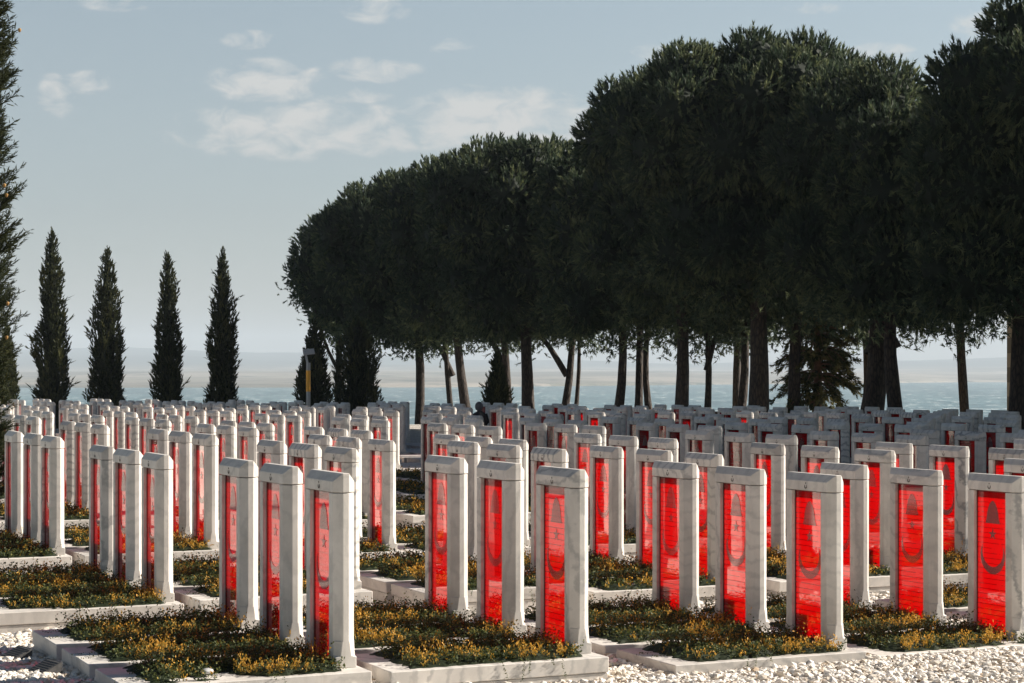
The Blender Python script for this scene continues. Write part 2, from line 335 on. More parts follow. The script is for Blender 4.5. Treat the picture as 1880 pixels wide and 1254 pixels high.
SEA_Z = EYE - 20.0
bm = bmesh.new(); S = 14500
for p in ((-S, -400, SEA_Z), (S, -400, SEA_Z), (S, S, SEA_Z), (-S, S, SEA_Z)): bm.verts.new(p)
bm.faces.new(bm.verts); tag(link('sea', bm_mesh('sea', bm), M_SEA), kind='structure')

def shore_y(px): return np.interp(px, [-600, 800, 1100, 1750, 2600], [712.5, 711.5, 708.5, 702, 700])
nt, nr = 260, 70; lv = []
for i in range(nt):
    px = -900 + i * (3700 / (nt - 1)); t_ = (px - CX) / F; Y0 = 20 * F / (shore_y(px) - HY)
    for j in range(nr):
        q = j / (nr - 1); Y = Y0 + (13300 - Y0) * q ** 1.25; X = t_ * Y
        nz_ = mnoise.fractal(Vector((X * .00035, Y * .00035, 3.1)), 1.0, 2.0, 5)
        plain = 4 + 26 * min(1, (Y - Y0) / 2800) + 14 * nz_ * min(1, (Y - Y0) / 900)
        crest = np.interp(px, [-300, 40, 240, 350, 480, 700, 950, 1250, 1700, 1850, 2300], [650, 648, 640, 641, 652, 656, 661, 668, 662, 659, 664])
        hill = ((HY - crest) / F * 11500 - 5) * math.exp(-((Y - 11400) / 2300) ** 2) * (1 + .35 * nz_)
        z = EYE - 20 - .4 + (plain + max(0, hill) if j else -1.0)
        lv.append((X, Y, z))
lf = [(i * nr + j, (i + 1) * nr + j, (i + 1) * nr + j + 1, i * nr + j + 1) for i in range(nt - 1) for j in range(nr - 1)]
tag(link('hills', np_mesh('hills', lv, lf, smooth=True), M_LAND), kind='structure')

# ------------------------------------------------------------------ the gravestones
H, W, D, PWID, CH = 1.5, .747, .175, .15, .061       # height, width, depth, post width, chamfer
ZL = 1.352                                            # underside of the lintel
def make_post(side):
    bm = bmesh.new(); s = side; xo = s * W / 2; xi = s * (W / 2 - PWID); h = D / 2
    def ring(z, c):
        r = [(xi, -h, z), (xo - s * c, -h, z), (xo, -h + c, z), (xo, h - c, z), (xo - s * c, h, z), (xi, h, z)]
        return r if s > 0 else r[::-1]
    e = .004
    bm_loft(bm, [ring(0, e), ring(.083, e), ring(.092, CH * .70), ring(.205, CH * .95), ring(.2055, CH * 1.02), ring(ZL - .006, CH * 1.02)])
    return bm_mesh('post', bm, .0035)
def make_lintel():
    bm = bmesh.new(); h = D / 2; x = W / 2 + .002; zt = 1.436; r = h - CH
    def ring(z, c, y): return [(-x, -r, z), (-x + c, -y, z), (x - c, -y, z), (x, -r, z), (x, r, z), (x - c, y, z), (-x + c, y, z), (-x, r, z)]
    bm_loft(bm, [ring(ZL, CH, h + .002), ring(zt, CH, h + .002), ring(H, .0015, r + .001)])
    return bm_mesh('lintel', bm, .0035)
GY0, GY1 = -.047, -.037
def make_glass():
    bm = bmesh.new(); bm_box(bm, -(W / 2 - PWID) + .0065, W / 2 - PWID - .0065, GY0, GY1, .03, ZL - .0095); return bm_mesh('glass_panel', bm)
def make_reveal_shade():  # added dark strips standing in for shade and reflection inside the opening
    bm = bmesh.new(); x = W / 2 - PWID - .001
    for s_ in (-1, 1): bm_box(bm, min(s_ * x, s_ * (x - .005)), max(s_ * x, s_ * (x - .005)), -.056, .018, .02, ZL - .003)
    bm_box(bm, -x + .005, x - .005, -.056, .018, ZL - .009, ZL - .003); return bm_mesh('reveal_shade_strip', bm)
def prism(bm, pts, y0, y1):
    a = [bm.verts.new((x, y0, z)) for x, z in pts]; b = [bm.verts.new((x, y1, z)) for x, z in pts]; n = len(pts)
    bm.faces.new(a); bm.faces.new(b[::-1])
    for i in range(n): bm.faces.new((a[i], b[i], b[(i + 1) % n], a[(i + 1) % n]))
def crescent_pts(cx, cz, Ro, Ri, lift, n=22):
    """crescent open towards the top"""
    d = lift; zi = (Ro * Ro - Ri * Ri + d * d) / (2 * d); ai = math.acos(max(-1, min(1, zi / Ro)))      # tips on the outer circle
    o = [(cx + Ro * math.sin(a), cz + Ro * math.cos(a)) for a in np.linspace(ai, 2 * math.pi - ai, n)]
    bi = math.atan2(Ro * math.sin(ai), Ro * math.cos(ai) - d)
    i = [(cx + Ri * math.sin(a), cz + d + Ri * math.cos(a)) for a in np.linspace(2 * math.pi - bi, bi, n)][1:-1]
    return o + i
def star_pts(cx, cz, r): return [(cx + (r if k % 2 == 0 else r * .40) * math.sin(k * math.pi / 5), cz + (r if k % 2 == 0 else r * .40) * math.cos(k * math.pi / 5)) for k in range(10)]
def helmet_pts(cx, cz):
    half = [(.098, 0), (.098, .028), (.088, .034), (.080, .085), (.066, .135), (.045, .178), (.022, .203), (0, .212)]
    return [(cx + x, cz + z) for x, z in half] + [(cx - x, cz + z) for x, z in half[::-1][1:]]
def make_emblem():
    bm = bmesh.new(); y0, y1 = GY0 - .004, GY0 - .0008
    prism(bm, helmet_pts(0, 1.045), y0, y1); prism(bm, star_pts(0, .945, .055), y0, y1); prism(bm, crescent_pts(0, .745, .172, .150, .045), y0, y1)
    bmesh.ops.recalc_face_normals(bm, faces=bm.faces); me = bpy.data.meshes.new('emblem'); bm.to_mesh(me); bm.free(); return me
def make_carving():
    bm = bmesh.new(); y0, y1 = -D / 2 - .006, -D / 2 - .001
    prism(bm, crescent_pts(0, 1.388, .020, .0165, .0062, 14), y0, y1); prism(bm, star_pts(0, 1.418, .008), y0, y1)
    bmesh.ops.recalc_face_normals(bm, faces=bm.faces); me = bpy.data.meshes.new('carving'); bm.to_mesh(me); bm.free(); return me
ME = {'postL': make_post(-1), 'postR': make_post(1), 'lintel': make_lintel(), 'glass': make_glass(), 'emblem': make_emblem(), 'carving': make_carving(), 'reveal_shade': make_reveal_shade()}
for k, m in (('postL', M_STONE), ('postR', M_STONE), ('lintel', M_STONE), ('glass', M_GLASS), ('emblem', M_ETCH), ('carving', M_CARVE), ('reveal_shade', M_REVEAL_SHADE)): ME[k].materials.append(m)
# local x of a stone runs along -BX (towards the camera end), local -y looks out over its bed
STONE_RZ = math.atan2(-BX.y, -BX.x)

def copy_tree(o, parent=None):
    c = o.copy(); COL.objects.link(c); c.parent = parent
    for ch in o.children: copy_tree(ch, c)
    return c
def make_stone():
    r = empty('gravestone', (0, 0, 0), STONE_RZ)
    for k in ('postL', 'postR'): link('post', ME[k], None, r)
    l = link('lintel', ME['lintel'], None, r); link('carving', ME['carving'], None, l)
    g = link('glass_panel', ME['glass'], None, r); link('emblem', ME['emblem'], None, g); link('reveal_shade_strip', ME['reveal_shade'], None, r)
    return r

SP, GAP = 1.2215, 2.842
c0 = {0: (-1.438, 15.038, -2.278 + .02), 1: (.413, 15.857, -2.254), 2: (2.671, 16.846, -2.365), 3: (4.522, 17.778, -2.42)}
cols = []
for i in range(4):
    u, v = to_uv(*c0[i][:2]); cols.append((u, v, EYE + c0[i][2]))
u = cols[-1][0]; k = 0
while u < 38.5:
    u += 2.45 if k % 2 == 0 else 2.10; k += 1
    cols.append((u, 14.17, EYE - 2.41 - .006 * max(0, u - 14)))
stones = []
gz = {(0, 1): -.03, (0, 2): .0, (1, 1): -.0, (2, 1): .045, (1, 2): .0, (2, 2): -.02}
for ci, (u, v0, zb) in enumerate(cols):
    vmax = 84 - max(0, u - 19) * 1.4
    for g in range(0, 15):
        for kk in range(3):
            v = v0 + g * (GAP + 2 * SP) + kk * SP + (.9 if g >= 3 else 0) + (.15 * (g - 3) if g > 3 else 0)
            if v > vmax: continue
            x, y = UV(u, v); px = CX + F * x / y; hw = .5 * F / y
            if px < -hw - 60 or px > PW + hw + 330: continue
            lift = gz.get((ci, g), RNG.uniform(-.02, .02) if kk == 0 else None)
            if kk == 0: L = lift
            else: L = gz.get((ci, g), L)
            drop = -.0012 * max(0, v - 45)
            z = zb + L + drop
            if ci in (0, 1) and g >= 1: z -= .02
            jx, jy, jr = ((0, 0, 0) if g < 1 else (RNG.normal(0, .012), RNG.normal(0, .02), RNG.normal(0, .012)))
            stones.append(dict(c=ci, g=g, k=kk, x=x + jx, y=y + jy, z=z, rz=jr, px=px, dist=y, u=u, v=v))
stones.sort(key=lambda s: s['dist'])
rows = {}
for s in stones: rows.setdefault(s['g'], set()).add(s['c'])
ORD = ['first', 'second', 'third', 'fourth', 'fifth', 'sixth', 'seventh', 'eighth', 'ninth', 'tenth', 'eleventh', 'twelfth', 'thirteenth', 'fourteenth', 'fifteenth', 'sixteenth', 'seventeenth', 'eighteenth']
POS = ['near-end', 'middle', 'far-end']
FRONT = {0: 'front trio by the slate plaques', 1: 'front trio on the tall two-course beds', 2: 'front trio with the thin low bed', 3: 'front trio at the wall side edge'}
def where(s):
    if s['g'] == 0 and s['c'] in FRONT: return FRONT[s['c']]
    return '%s trio from the cypress side, %s row' % (ORD[sorted(rows[s['g']]).index(s['c'])], ORD[s['g']])
NIND = 298
seen = [s for s in stones if s['px'] < PW + 60]; aside = [s for s in stones if s['px'] >= PW + 60 and s['dist'] < 60]; tail = seen[NIND:]; stones_i = seen[:NIND] + aside
proto = None; rest_v = []; rest = tail
for i, s in enumerate(stones_i):
    if proto is None: proto = make_stone(); o = proto
    else: o = copy_tree(proto)
    o.location = (s['x'], s['y'], s['z']); o.rotation_euler = (0, 0, STONE_RZ + s['rz'])
    shade = s['u'] > 19.5
    tag(o, '%s %s gravestone, red glass, %s' % (POS[s['k']], 'shaded marble' if shade else 'sunlit marble', where(s)), 'gravestone', 'marble gravestones with red glass in trios')
if rest:
    bag = [[], [], 0, []]
    for s in rest:
        mw = Matrix.Translation((s['x'], s['y'], s['z'])) @ Matrix.Rotation(STONE_RZ + s['rz'], 4, 'Z')
        for key, mi in (('postL', 0), ('postR', 0), ('lintel', 0), ('glass', 1)):
            me = ME[key]; n0 = bag[2]
            for v in me.vertices: bag[0].append(mw @ v.co)
            for p in me.polygons: bag[1].append([n0 + q for q in p.vertices]); bag[3].append(mi)
            bag[2] += len(me.vertices)
    me = bpy.data.meshes.new('distant_gravestones'); me.from_pydata([tuple(v) for v in bag[0]], [], bag[1]); me.update()
    me.polygons.foreach_set('material_index', bag[3])
    o = link('distant_gravestones', me, [M_STONE, M_GLASS])
    tag(o, 'mass of tiny pale gravestones at the very back of the cemetery', 'gravestones', None, 'stuff')

# ------------------------------------------------------------------ the grave beds
BU0, BU1, BV0, BV1 = -1.76, .125, -.60, .42
def slab(x0, x1, y0, y1, z0, z1, bev=.006):
    bm = bmesh.new(); bm_box(bm, x0, x1, y0, y1, z0, z1); return bm_mesh('slab', bm, bev)
# local x = AX, local y = BX
BED_RZ = TH
bed_cache = {}
def make_bed(s):
    gzv = ground_z(s['u'], s['v']); hgt = s['z'] - gzv; two = hgt > .135
    key = round(hgt, 2)
    o_me = bed_cache.get(key)
    if o_me is None:
        top = slab(BU0, BU1, BV0, BV1, -(.124 if two else hgt + .05), 0); top.materials.append(M_BED)
        low = None
        if two: low = slab(BU0 + .012, BU1 - .006, BV0 + .010, BV1 - .01, -hgt - .06, -.128, .004); low.materials.append(M_BED)
        o_me = bed_cache[key] = (top, low)
    o = bpy.data.objects.new('grave_bed', o_me[0]); COL.objects.link(o); o.location = (s['x'], s['y'], s['z'] - .0005); o.rotation_euler = (0, 0, BED_RZ + s['rz'])
    if o_me[1]: link('base_course', o_me[1], None, o)
    return o
stones = stones_i + tail
bed_stones = [s for s in seen if s['v'] < 62][:290] + aside
for s in bed_stones:
    o = make_bed(s)
    tag(o, 'marble bed under the %s gravestone, %s' % (POS[s['k']], where(s)), 'grave bed', 'planted marble grave beds')
bs = set(id(s) for s in bed_stones); far_b = [s for s in stones if id(s) not in bs]
if far_b:
    bm = bmesh.new()
    for s in far_b:
        q = bmesh.new(); bm_box(q, BU0, BU1, BV0, BV1, -.3, -.0005); q.verts.index_update()
        mw = Matrix.Translation((s['x'], s['y'], s['z'])) @ Matrix.Rotation(BED_RZ, 4, 'Z')
        vm = [bm.verts.new(mw @ v.co) for v in q.verts]
        for f in q.faces: bm.faces.new([vm[v.index] for v in f.verts])
        q.free()
    tag(link('distant_grave_beds', bm_mesh('distant_grave_beds', bm), M_BED), 'low pale slabs under the back rows of gravestones', 'grave beds', None, 'stuff')

# ------------------------------------------------------------------ planting on the beds (ground cover)
def plant_field():
    Vs = []; Fs = []; Ts = []; n = 0
    def leaves(base, direc, length, width, tone):
        """arrays: one rhombic leaf each"""
        nonlocal n
        m = len(base); up = RNG.normal(size=(m, 3)); side = np.cross(direc, up); side /= np.linalg.norm(side, axis=1, keepdims=True) + 1e-9
        mid = base + direc * (length * .55)[:, None]; tip = base + direc * length[:, None]
        V = np.stack([base, mid + side * width[:, None], tip, mid - side * width[:, None]], 1).reshape(-1, 3)
        Vs.append(V); Fs.append(np.arange(m * 4).reshape(m, 4) + n); n += m * 4; Ts.append(np.repeat(tone, 4))
    ca, sa = math.cos(BED_RZ), math.sin(BED_RZ)
    for s in bed_stones:
        d = s['dist']
        if d > 48: continue
        if d < 22: ns, lf_, sc = 1050, 13, 1.1
        elif d < 28: ns, lf_, sc = 640, 10, 1.4
        elif d < 36: ns, lf_, sc = 340, 8, 1.8
        else: ns, lf_, sc = 120, 7, 2.4
        sd_ = (s['c'] * 131 + s['g'] * 17 + s['k'] * 7)
        # sprig roots in the bed's own axes
        lu = RNG.uniform(BU0 + .22, -.06, ns); lw = RNG.uniform(BV0 + .10, BV1 - .05, ns)
        # uneven outline
        keep = np.array([mnoise.noise(Vector((a * 2.6 + sd_, b * 2.6, .3))) > -.33 - .25 * min(1, (b - BV0) * 2) for a, b in zip(lu, lw)])
        edge = (lu < BU0 + .36) & (RNG.random(ns) < .55); keep &= ~edge
        lu, lw = lu[keep], lw[keep]; m = len(lu)
        patch = np.array([mnoise.noise(Vector((a * 3.0 + sd_ * 1.7, b * 3.4, 9.1))) for a, b in zip(lu, lw)])
        nearedge = np.clip(1 - (lw - BV0 - .10) / .55, 0, 1)
        yel = (patch + .34 * nearedge + RNG.normal(0, .13, m)) > .44
        hgt = RNG.uniform(.045, .13, m) * (1 + .45 * np.clip(patch, -.3, 1)) * (.75 + .5 * np.clip((lw - BV0) / .9, 0, 1)); hgt = np.where(yel, hgt * 1.15, hgt)
        tall = RNG.random(m) < .05; hgt = np.where(tall, hgt * 1.6 + .03, hgt)
        lean = RNG.normal(0, .42, (m, 2))
        # the dense dark mat under the sprigs
        gx, gy = 26, 18; A = np.linspace(BU0 + .16, -.02, gx); Bq = np.linspace(BV0 + .05, BV1 - .01, gy); GA, GB = np.meshgrid(A, Bq)
        hz = np.array([(mnoise.noise(Vector((a * 2.6 + sd_, b * 2.6, .3))) + .30 + .25 * min(1, (b - BV0) * 2)) for a, b in zip(GA.ravel(), GB.ravel())])
        ed = np.minimum.reduce([(GA.ravel() - A[0]) / .16, (A[-1] - GA.ravel()) / .06, (GB.ravel() - Bq[0]) / .10, (Bq[-1] - GB.ravel()) / .06])
        hz = np.minimum(hz * .12, ed * .045 - .012) + RNG.normal(0, .006, hz.shape); hz = np.clip(hz, -.02, .05)
        Xg = s['x'] + GA.ravel() * ca - GB.ravel() * sa; Yg = s['y'] + GA.ravel() * sa + GB.ravel() * ca
        Vs.append(np.stack([Xg, Yg, s['z'] + hz], 1)); q0 = np.arange(gx * gy).reshape(gy, gx)
        Fs.append(np.stack([q0[:-1, :-1], q0[:-1, 1:], q0[1:, 1:], q0[1:, :-1]], -1).reshape(-1, 4) + n); n += gx * gy; Ts.append(np.full(gx * gy, .05))
        for q in range(lf_):
            f = (q + RNG.random(m)) / lf_
            bx = lu + lean[:, 0] * hgt * f + RNG.normal(0, .010 * sc, m); by = lw + lean[:, 1] * hgt * f + RNG.normal(0, .010 * sc, m); bz = hgt * f
            X = s['x'] + bx * ca - by * sa; Y = s['y'] + bx * sa + by * ca; Z = s['z'] + bz
            dr = RNG.normal(size=(m, 3)); dr[:, 2] = np.abs(dr[:, 2]) * np.where(yel, 2.6, .7); dr /= np.linalg.norm(dr, axis=1, keepdims=True)
            tone = np.where(yel, .60 + .32 * f + RNG.normal(0, .09, m), .22 + .18 * f + RNG.normal(0, .12, m) + .22 * (RNG.random(m) < .22))
            leaves(np.stack([X, Y, Z], 1), dr, RNG.uniform(.014, .030, m) * sc, RNG.uniform(.0040, .0085, m) * sc * np.where(yel, .75, 1.05), np.clip(tone, 0, 1))
        # runners that trail over the slab and down its face
        if d < 23:
            for _ in range(5):
                a = random.uniform(BU0 + .3, -.2); b = BV0 + .12; z = .02
                side = random.random() < .25
                if side: a, b = BU0 + .30, random.uniform(BV0 + .3, BV1 - .2)
                P = []; L = random.uniform(.12, .34); st = 26; da = random.uniform(-.4, .4)
                for i in range(st):
                    t_ = i / st * L
                    if side: aa, bb = a - t_, b + da * t_ * .4; out_ = BU0 - aa
                    else: aa, bb = a + da * t_, b - t_; out_ = BV0 - bb
                    zz = .012
                    if out_ > -.01:
                        ex = out_ + .01; zz = .012 - ex; 
                        if side: aa = BU0 - .012
                        else: bb = BV0 - .012
                    P.append((aa + random.gauss(0, .003), bb + random.gauss(0, .003), zz))
                P = np.repeat(np.array(P), 2, 0); m2 = len(P)
                X = s['x'] + P[:, 0] * ca - P[:, 1] * sa; Y = s['y'] + P[:, 0] * sa + P[:, 1] * ca; Z = s['z'] + P[:, 2]
                dr = RNG.normal(size=(m2, 3)); dr /= np.linalg.norm(dr, axis=1, keepdims=True)
                leaves(np.stack([X, Y, Z], 1), dr, RNG.uniform(.010, .018, m2), RNG.uniform(.003, .006, m2), np.clip(RNG.normal(.38, .12, m2), 0, 1))
    me = np_mesh('ground_cover', np.concatenate(Vs), np.concatenate(Fs), col=np.concatenate(Ts))
    tag(link('ground_cover', me, M_PLANT), 'dark green and orange-tipped succulent ground cover on the beds', 'ground cover', None, 'stuff')
plant_field()

# ------------------------------------------------------------------ loose white pebbles
def pebbles():
    base = []
    for k in range(10):
        bm = bmesh.new(); bmesh.ops.create_icosphere(bm, subdivisions=1, radius=1)
        for v in bm.verts:
            q = 1 + .55 * mnoise.noise(v.co * 1.3 + Vector((k * 5.1, 0, 0))) + .12 * mnoise.noise(v.co * 3.1 + Vector((0, k * 3.3, 0))); v.co *= q
        bmesh.ops.scale(bm, verts=bm.verts, vec=(1.25, .95, .62)); bm.verts.index_update()
        base.append((np.array([v.co[:] for v in bm.verts], np.float32), np.array([[v.index for v in f.verts] for f in bm.faces], np.int32))); bm.free()
    vtot, stop = [], 0
    blocks = [(s['x'], s['y'], s['rz']) for s in bed_stones if s['dist'] < 34]
    B = np.array(blocks)
    def free(x, y):
        ca, sa = math.cos(BED_RZ), math.sin(BED_RZ); dx_ = x - B[:, 0]; dy_ = y - B[:, 1]
        lu = dx_ * ca + dy_ * sa; lw = -dx_ * sa + dy_ * ca
        return not np.any((lu > BU0 + .0) & (lu < BU1 - .0) & (lw > BV0 + .0) & (lw < BV1 - .0))
    Vs = []; Fs = []; Ts = []; n = 0
    def put(x, y, r, k):
        nonlocal n
        v, f = base[k]; a = random.uniform(0, 6.283); tx, ty = random.gauss(0, .3), random.gauss(0, .3)
        Rm = np.array(Matrix.Rotation(a, 3, 'Z') @ Matrix.Rotation(tx, 3, 'X') @ Matrix.Rotation(ty, 3, 'Y'), np.float32)
        u_, v_ = to_uv(x, y)
        P = (v * r) @ Rm.T + np.array((x, y, ground_z(u_, v_) + r * random.uniform(.1, .75)), np.float32)
        Vs.append(P); Fs.append(f + n); n += len(P); t0 = random.random() ** .8 if random.random() > .06 else random.uniform(0, .12)
        Ts.append(np.full(len(P), t0, np.float32))
    for (ya, yb, dens, big) in ((14.3, 17.6, 1050, True), (17.6, 22.5, 480, False), (22.5, 30, 150, False)):
        area = sum(2 * .29 * y_ * .1 for y_ in np.arange(ya, yb, .1)); cnt = int(area * dens)
        for _ in range(cnt):
            y = math.sqrt(random.uniform(ya * ya, yb * yb)); x = random.uniform(-.285, .285) * y
            if not free(x, y): continue
            r = random.lognormvariate(math.log(.0165), .36); r = min(r, .036)
            if not big: r *= 1.25
            put(x, y, r, random.randrange(0, 5) if big else random.randrange(5, 10))
    tag(link('white_gravel', np_mesh('white_gravel', np.concatenate(Vs), np.concatenate(Fs), smooth=False, col=np.concatenate(Ts)), M_PEBBLE),
        'loose white and cream pebbles between the grave beds', 'gravel', None, 'stuff')
pebbles()

# a few flat pale stones lying among the plants of the front beds
M_ROCK = simple('pale_rock', (.36, .36, .35), .8, 0, 14, .3)
k = 0
for (u_, v_, r) in ((4.05, 15.3, .040), (4.2, 15.2, .03), (4.45, 15.35, .035), (4.6, 14.0, .04), (4.75, 13.97, .035), (4.0, 13.9, .05)):
    bm = bmesh.new(); bmesh.ops.create_icosphere(bm, subdivisions=2, radius=1)
    for v in bm.verts: v.co *= r * (1 + .35 * mnoise.noise(v.co * 1.5 + Vector((k * 3, 0, 0)))); v.co.z *= .45
    x, y = UV(u_, v_); o = link('flat_stone', bm_mesh('flat_stone', bm, 0, True), M_ROCK, None, (x, y, cols[0][2] + .045))
    tag(o, ['pale flat stone among dark plants, largest of its bunch', 'small pale stone touching the flat one in the plants', 'roundish grey stone alone among the dark plants',
            'long whitish stone in the orange plants of the corner bed', 'second whitish stone beside the long one in the corner bed', 'broad white rock at the open end of the corner bed'][k], 'stone', 'loose stones in the planting'); k += 1

# slate plaques on the gravel in front of the beds' open ends
M_SLATE = simple('dark_slate', (.062, .060, .058), .55, 0, 30, .35)
def plaque(u_, v_, rz, label):
    bm = bmesh.new(); w, d, h = .26, .20, .105
    v = [bm.verts.new(p) for p in ((-w / 2, -d / 2, 0), (w / 2, -d / 2, 0), (w / 2, d / 2, 0), (-w / 2, d / 2, 0), (-w / 2, -d / 2, .015), (w / 2, -d / 2, .015), (w / 2, d / 2, h), (-w / 2, d / 2, h))]
    for f in ((0, 3, 2, 1), (4, 5, 6, 7), (0, 1, 5, 4), (1, 2, 6, 5), (2, 3, 7, 6), (3, 0, 4, 7)): bm.faces.new([v[i] for i in f])
    x, y = UV(u_, v_); o = link('slate_plaque', bm_mesh('slate_plaque', bm, .004), M_SLATE, None, (x, y, ground_z(u_, v_) - .004)); o.rotation_euler = (0, 0, rz)
    bm = bmesh.new()
    for i in range(7):
        t_ = (i + 1) / 8.0; yy_ = -d / 2 + d * t_; zz_ = .015 + (h - .015) * t_
        bm_box(bm, -w / 2 + .02, w / 2 - .02, yy_ - .006, yy_ + .006, zz_ - .004, zz_ + .0025)
    link('ridges', bm_mesh('ridges', bm), M_SLATE, o); tag(o, label, 'plaque', 'slate plaques at the bed ends'); return o
for k, lb in ((2, 'tilted slate plaque on gravel, at the far-end corner bed'), (1, 'tilted slate plaque on gravel, between the two corner beds'), (0, 'slate plaque on gravel at the picture\'s bottom edge')):
    plaque(cols[0][0] + BU0 - .26, cols[0][1] + k * SP - .15, TH - math.pi / 2 + .25, lb)

# ------------------------------------------------------------------ trees
def icosphere(sub):
    bm = bmesh.new(); bmesh.ops.create_icosphere(bm, subdivisions=sub, radius=1); bm.verts.index_update()
    r = (np.array([v.co[:] for v in bm.verts], np.float32), np.array([[v.index for v in f.verts] for f in bm.faces], np.int32)); bm.free(); return r
ICO2 = icosphere(2); ICO3 = icosphere(3)
def brushes(pos, direc, length, width, nb, spread, tone, rng, tipgain=.22):
    """needle brushes: every shoot carries nb thin triangles leaning out of its axis"""
    m = len(pos); d = direc / (np.linalg.norm(direc, axis=1, keepdims=True) + 1e-9)
    a = np.cross(d, np.array((.31, .17, .93))); a /= np.linalg.norm(a, axis=1, keepdims=True) + 1e-9; b = np.cross(d, a)
    V = np.empty((m, nb, 3, 3), np.float32); T = np.empty((m, nb, 3), np.float32)
    for q in range(nb):
        an = rng.uniform(0, 6.283, m); tt = rng.uniform(0, .8, m); L = length * rng.uniform(.35, .6, m)
        rad = a * np.cos(an)[:, None] + b * np.sin(an)[:, None]; side = np.cross(d, rad)
        base = pos + d * (length * tt)[:, None]; dr = d * (1 - spread * .4) + rad * spread; dr /= np.linalg.norm(dr, axis=1, keepdims=True)
        V[:, q, 0] = base - side * (width / 2)[:, None]; V[:, q, 1] = base + side * (width / 2)[:, None]; V[:, q, 2] = base + dr * L[:, None]
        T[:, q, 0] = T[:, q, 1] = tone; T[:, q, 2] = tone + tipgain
    return V.reshape(-1, 3), np.arange(m * nb * 3, dtype=np.int32).reshape(-1, 3), np.clip(T.reshape(-1), 0, 1)
def trunk_obj(parent, paths, name='trunk', mat=None, sides=12):
    Vv = []; Ff = []; n = 0
    for i, (pts, rad) in enumerate(paths):
        v, f = tube(pts, rad, sides, .10, i + 3); Vv += [tuple(p) for p in v]; Ff += [tuple(q + n for q in x) for x in f]; n += len(v)
    return link(name, np_mesh(name, Vv, Ff, smooth=True), mat or M_BARK, parent)
def gpoint(px, Y):
    x = (px - CX) / F * Y; u_, v_ = to_uv(x, Y); return Vector((x, Y, ground_z(min(u_, EDGE_U), v_) - max(0, u_ - EDGE_U, v_ - EDGE_V) * .9))
def tree_Y(px, u0):
    t_ = (px - CX) / F; v_ = u0 * (AX.x + BX.x * t_ * 0 - AX.y * t_) / (-BX.x + BX.y * t_)
    return u0 * AX.y + v_ * BX.y
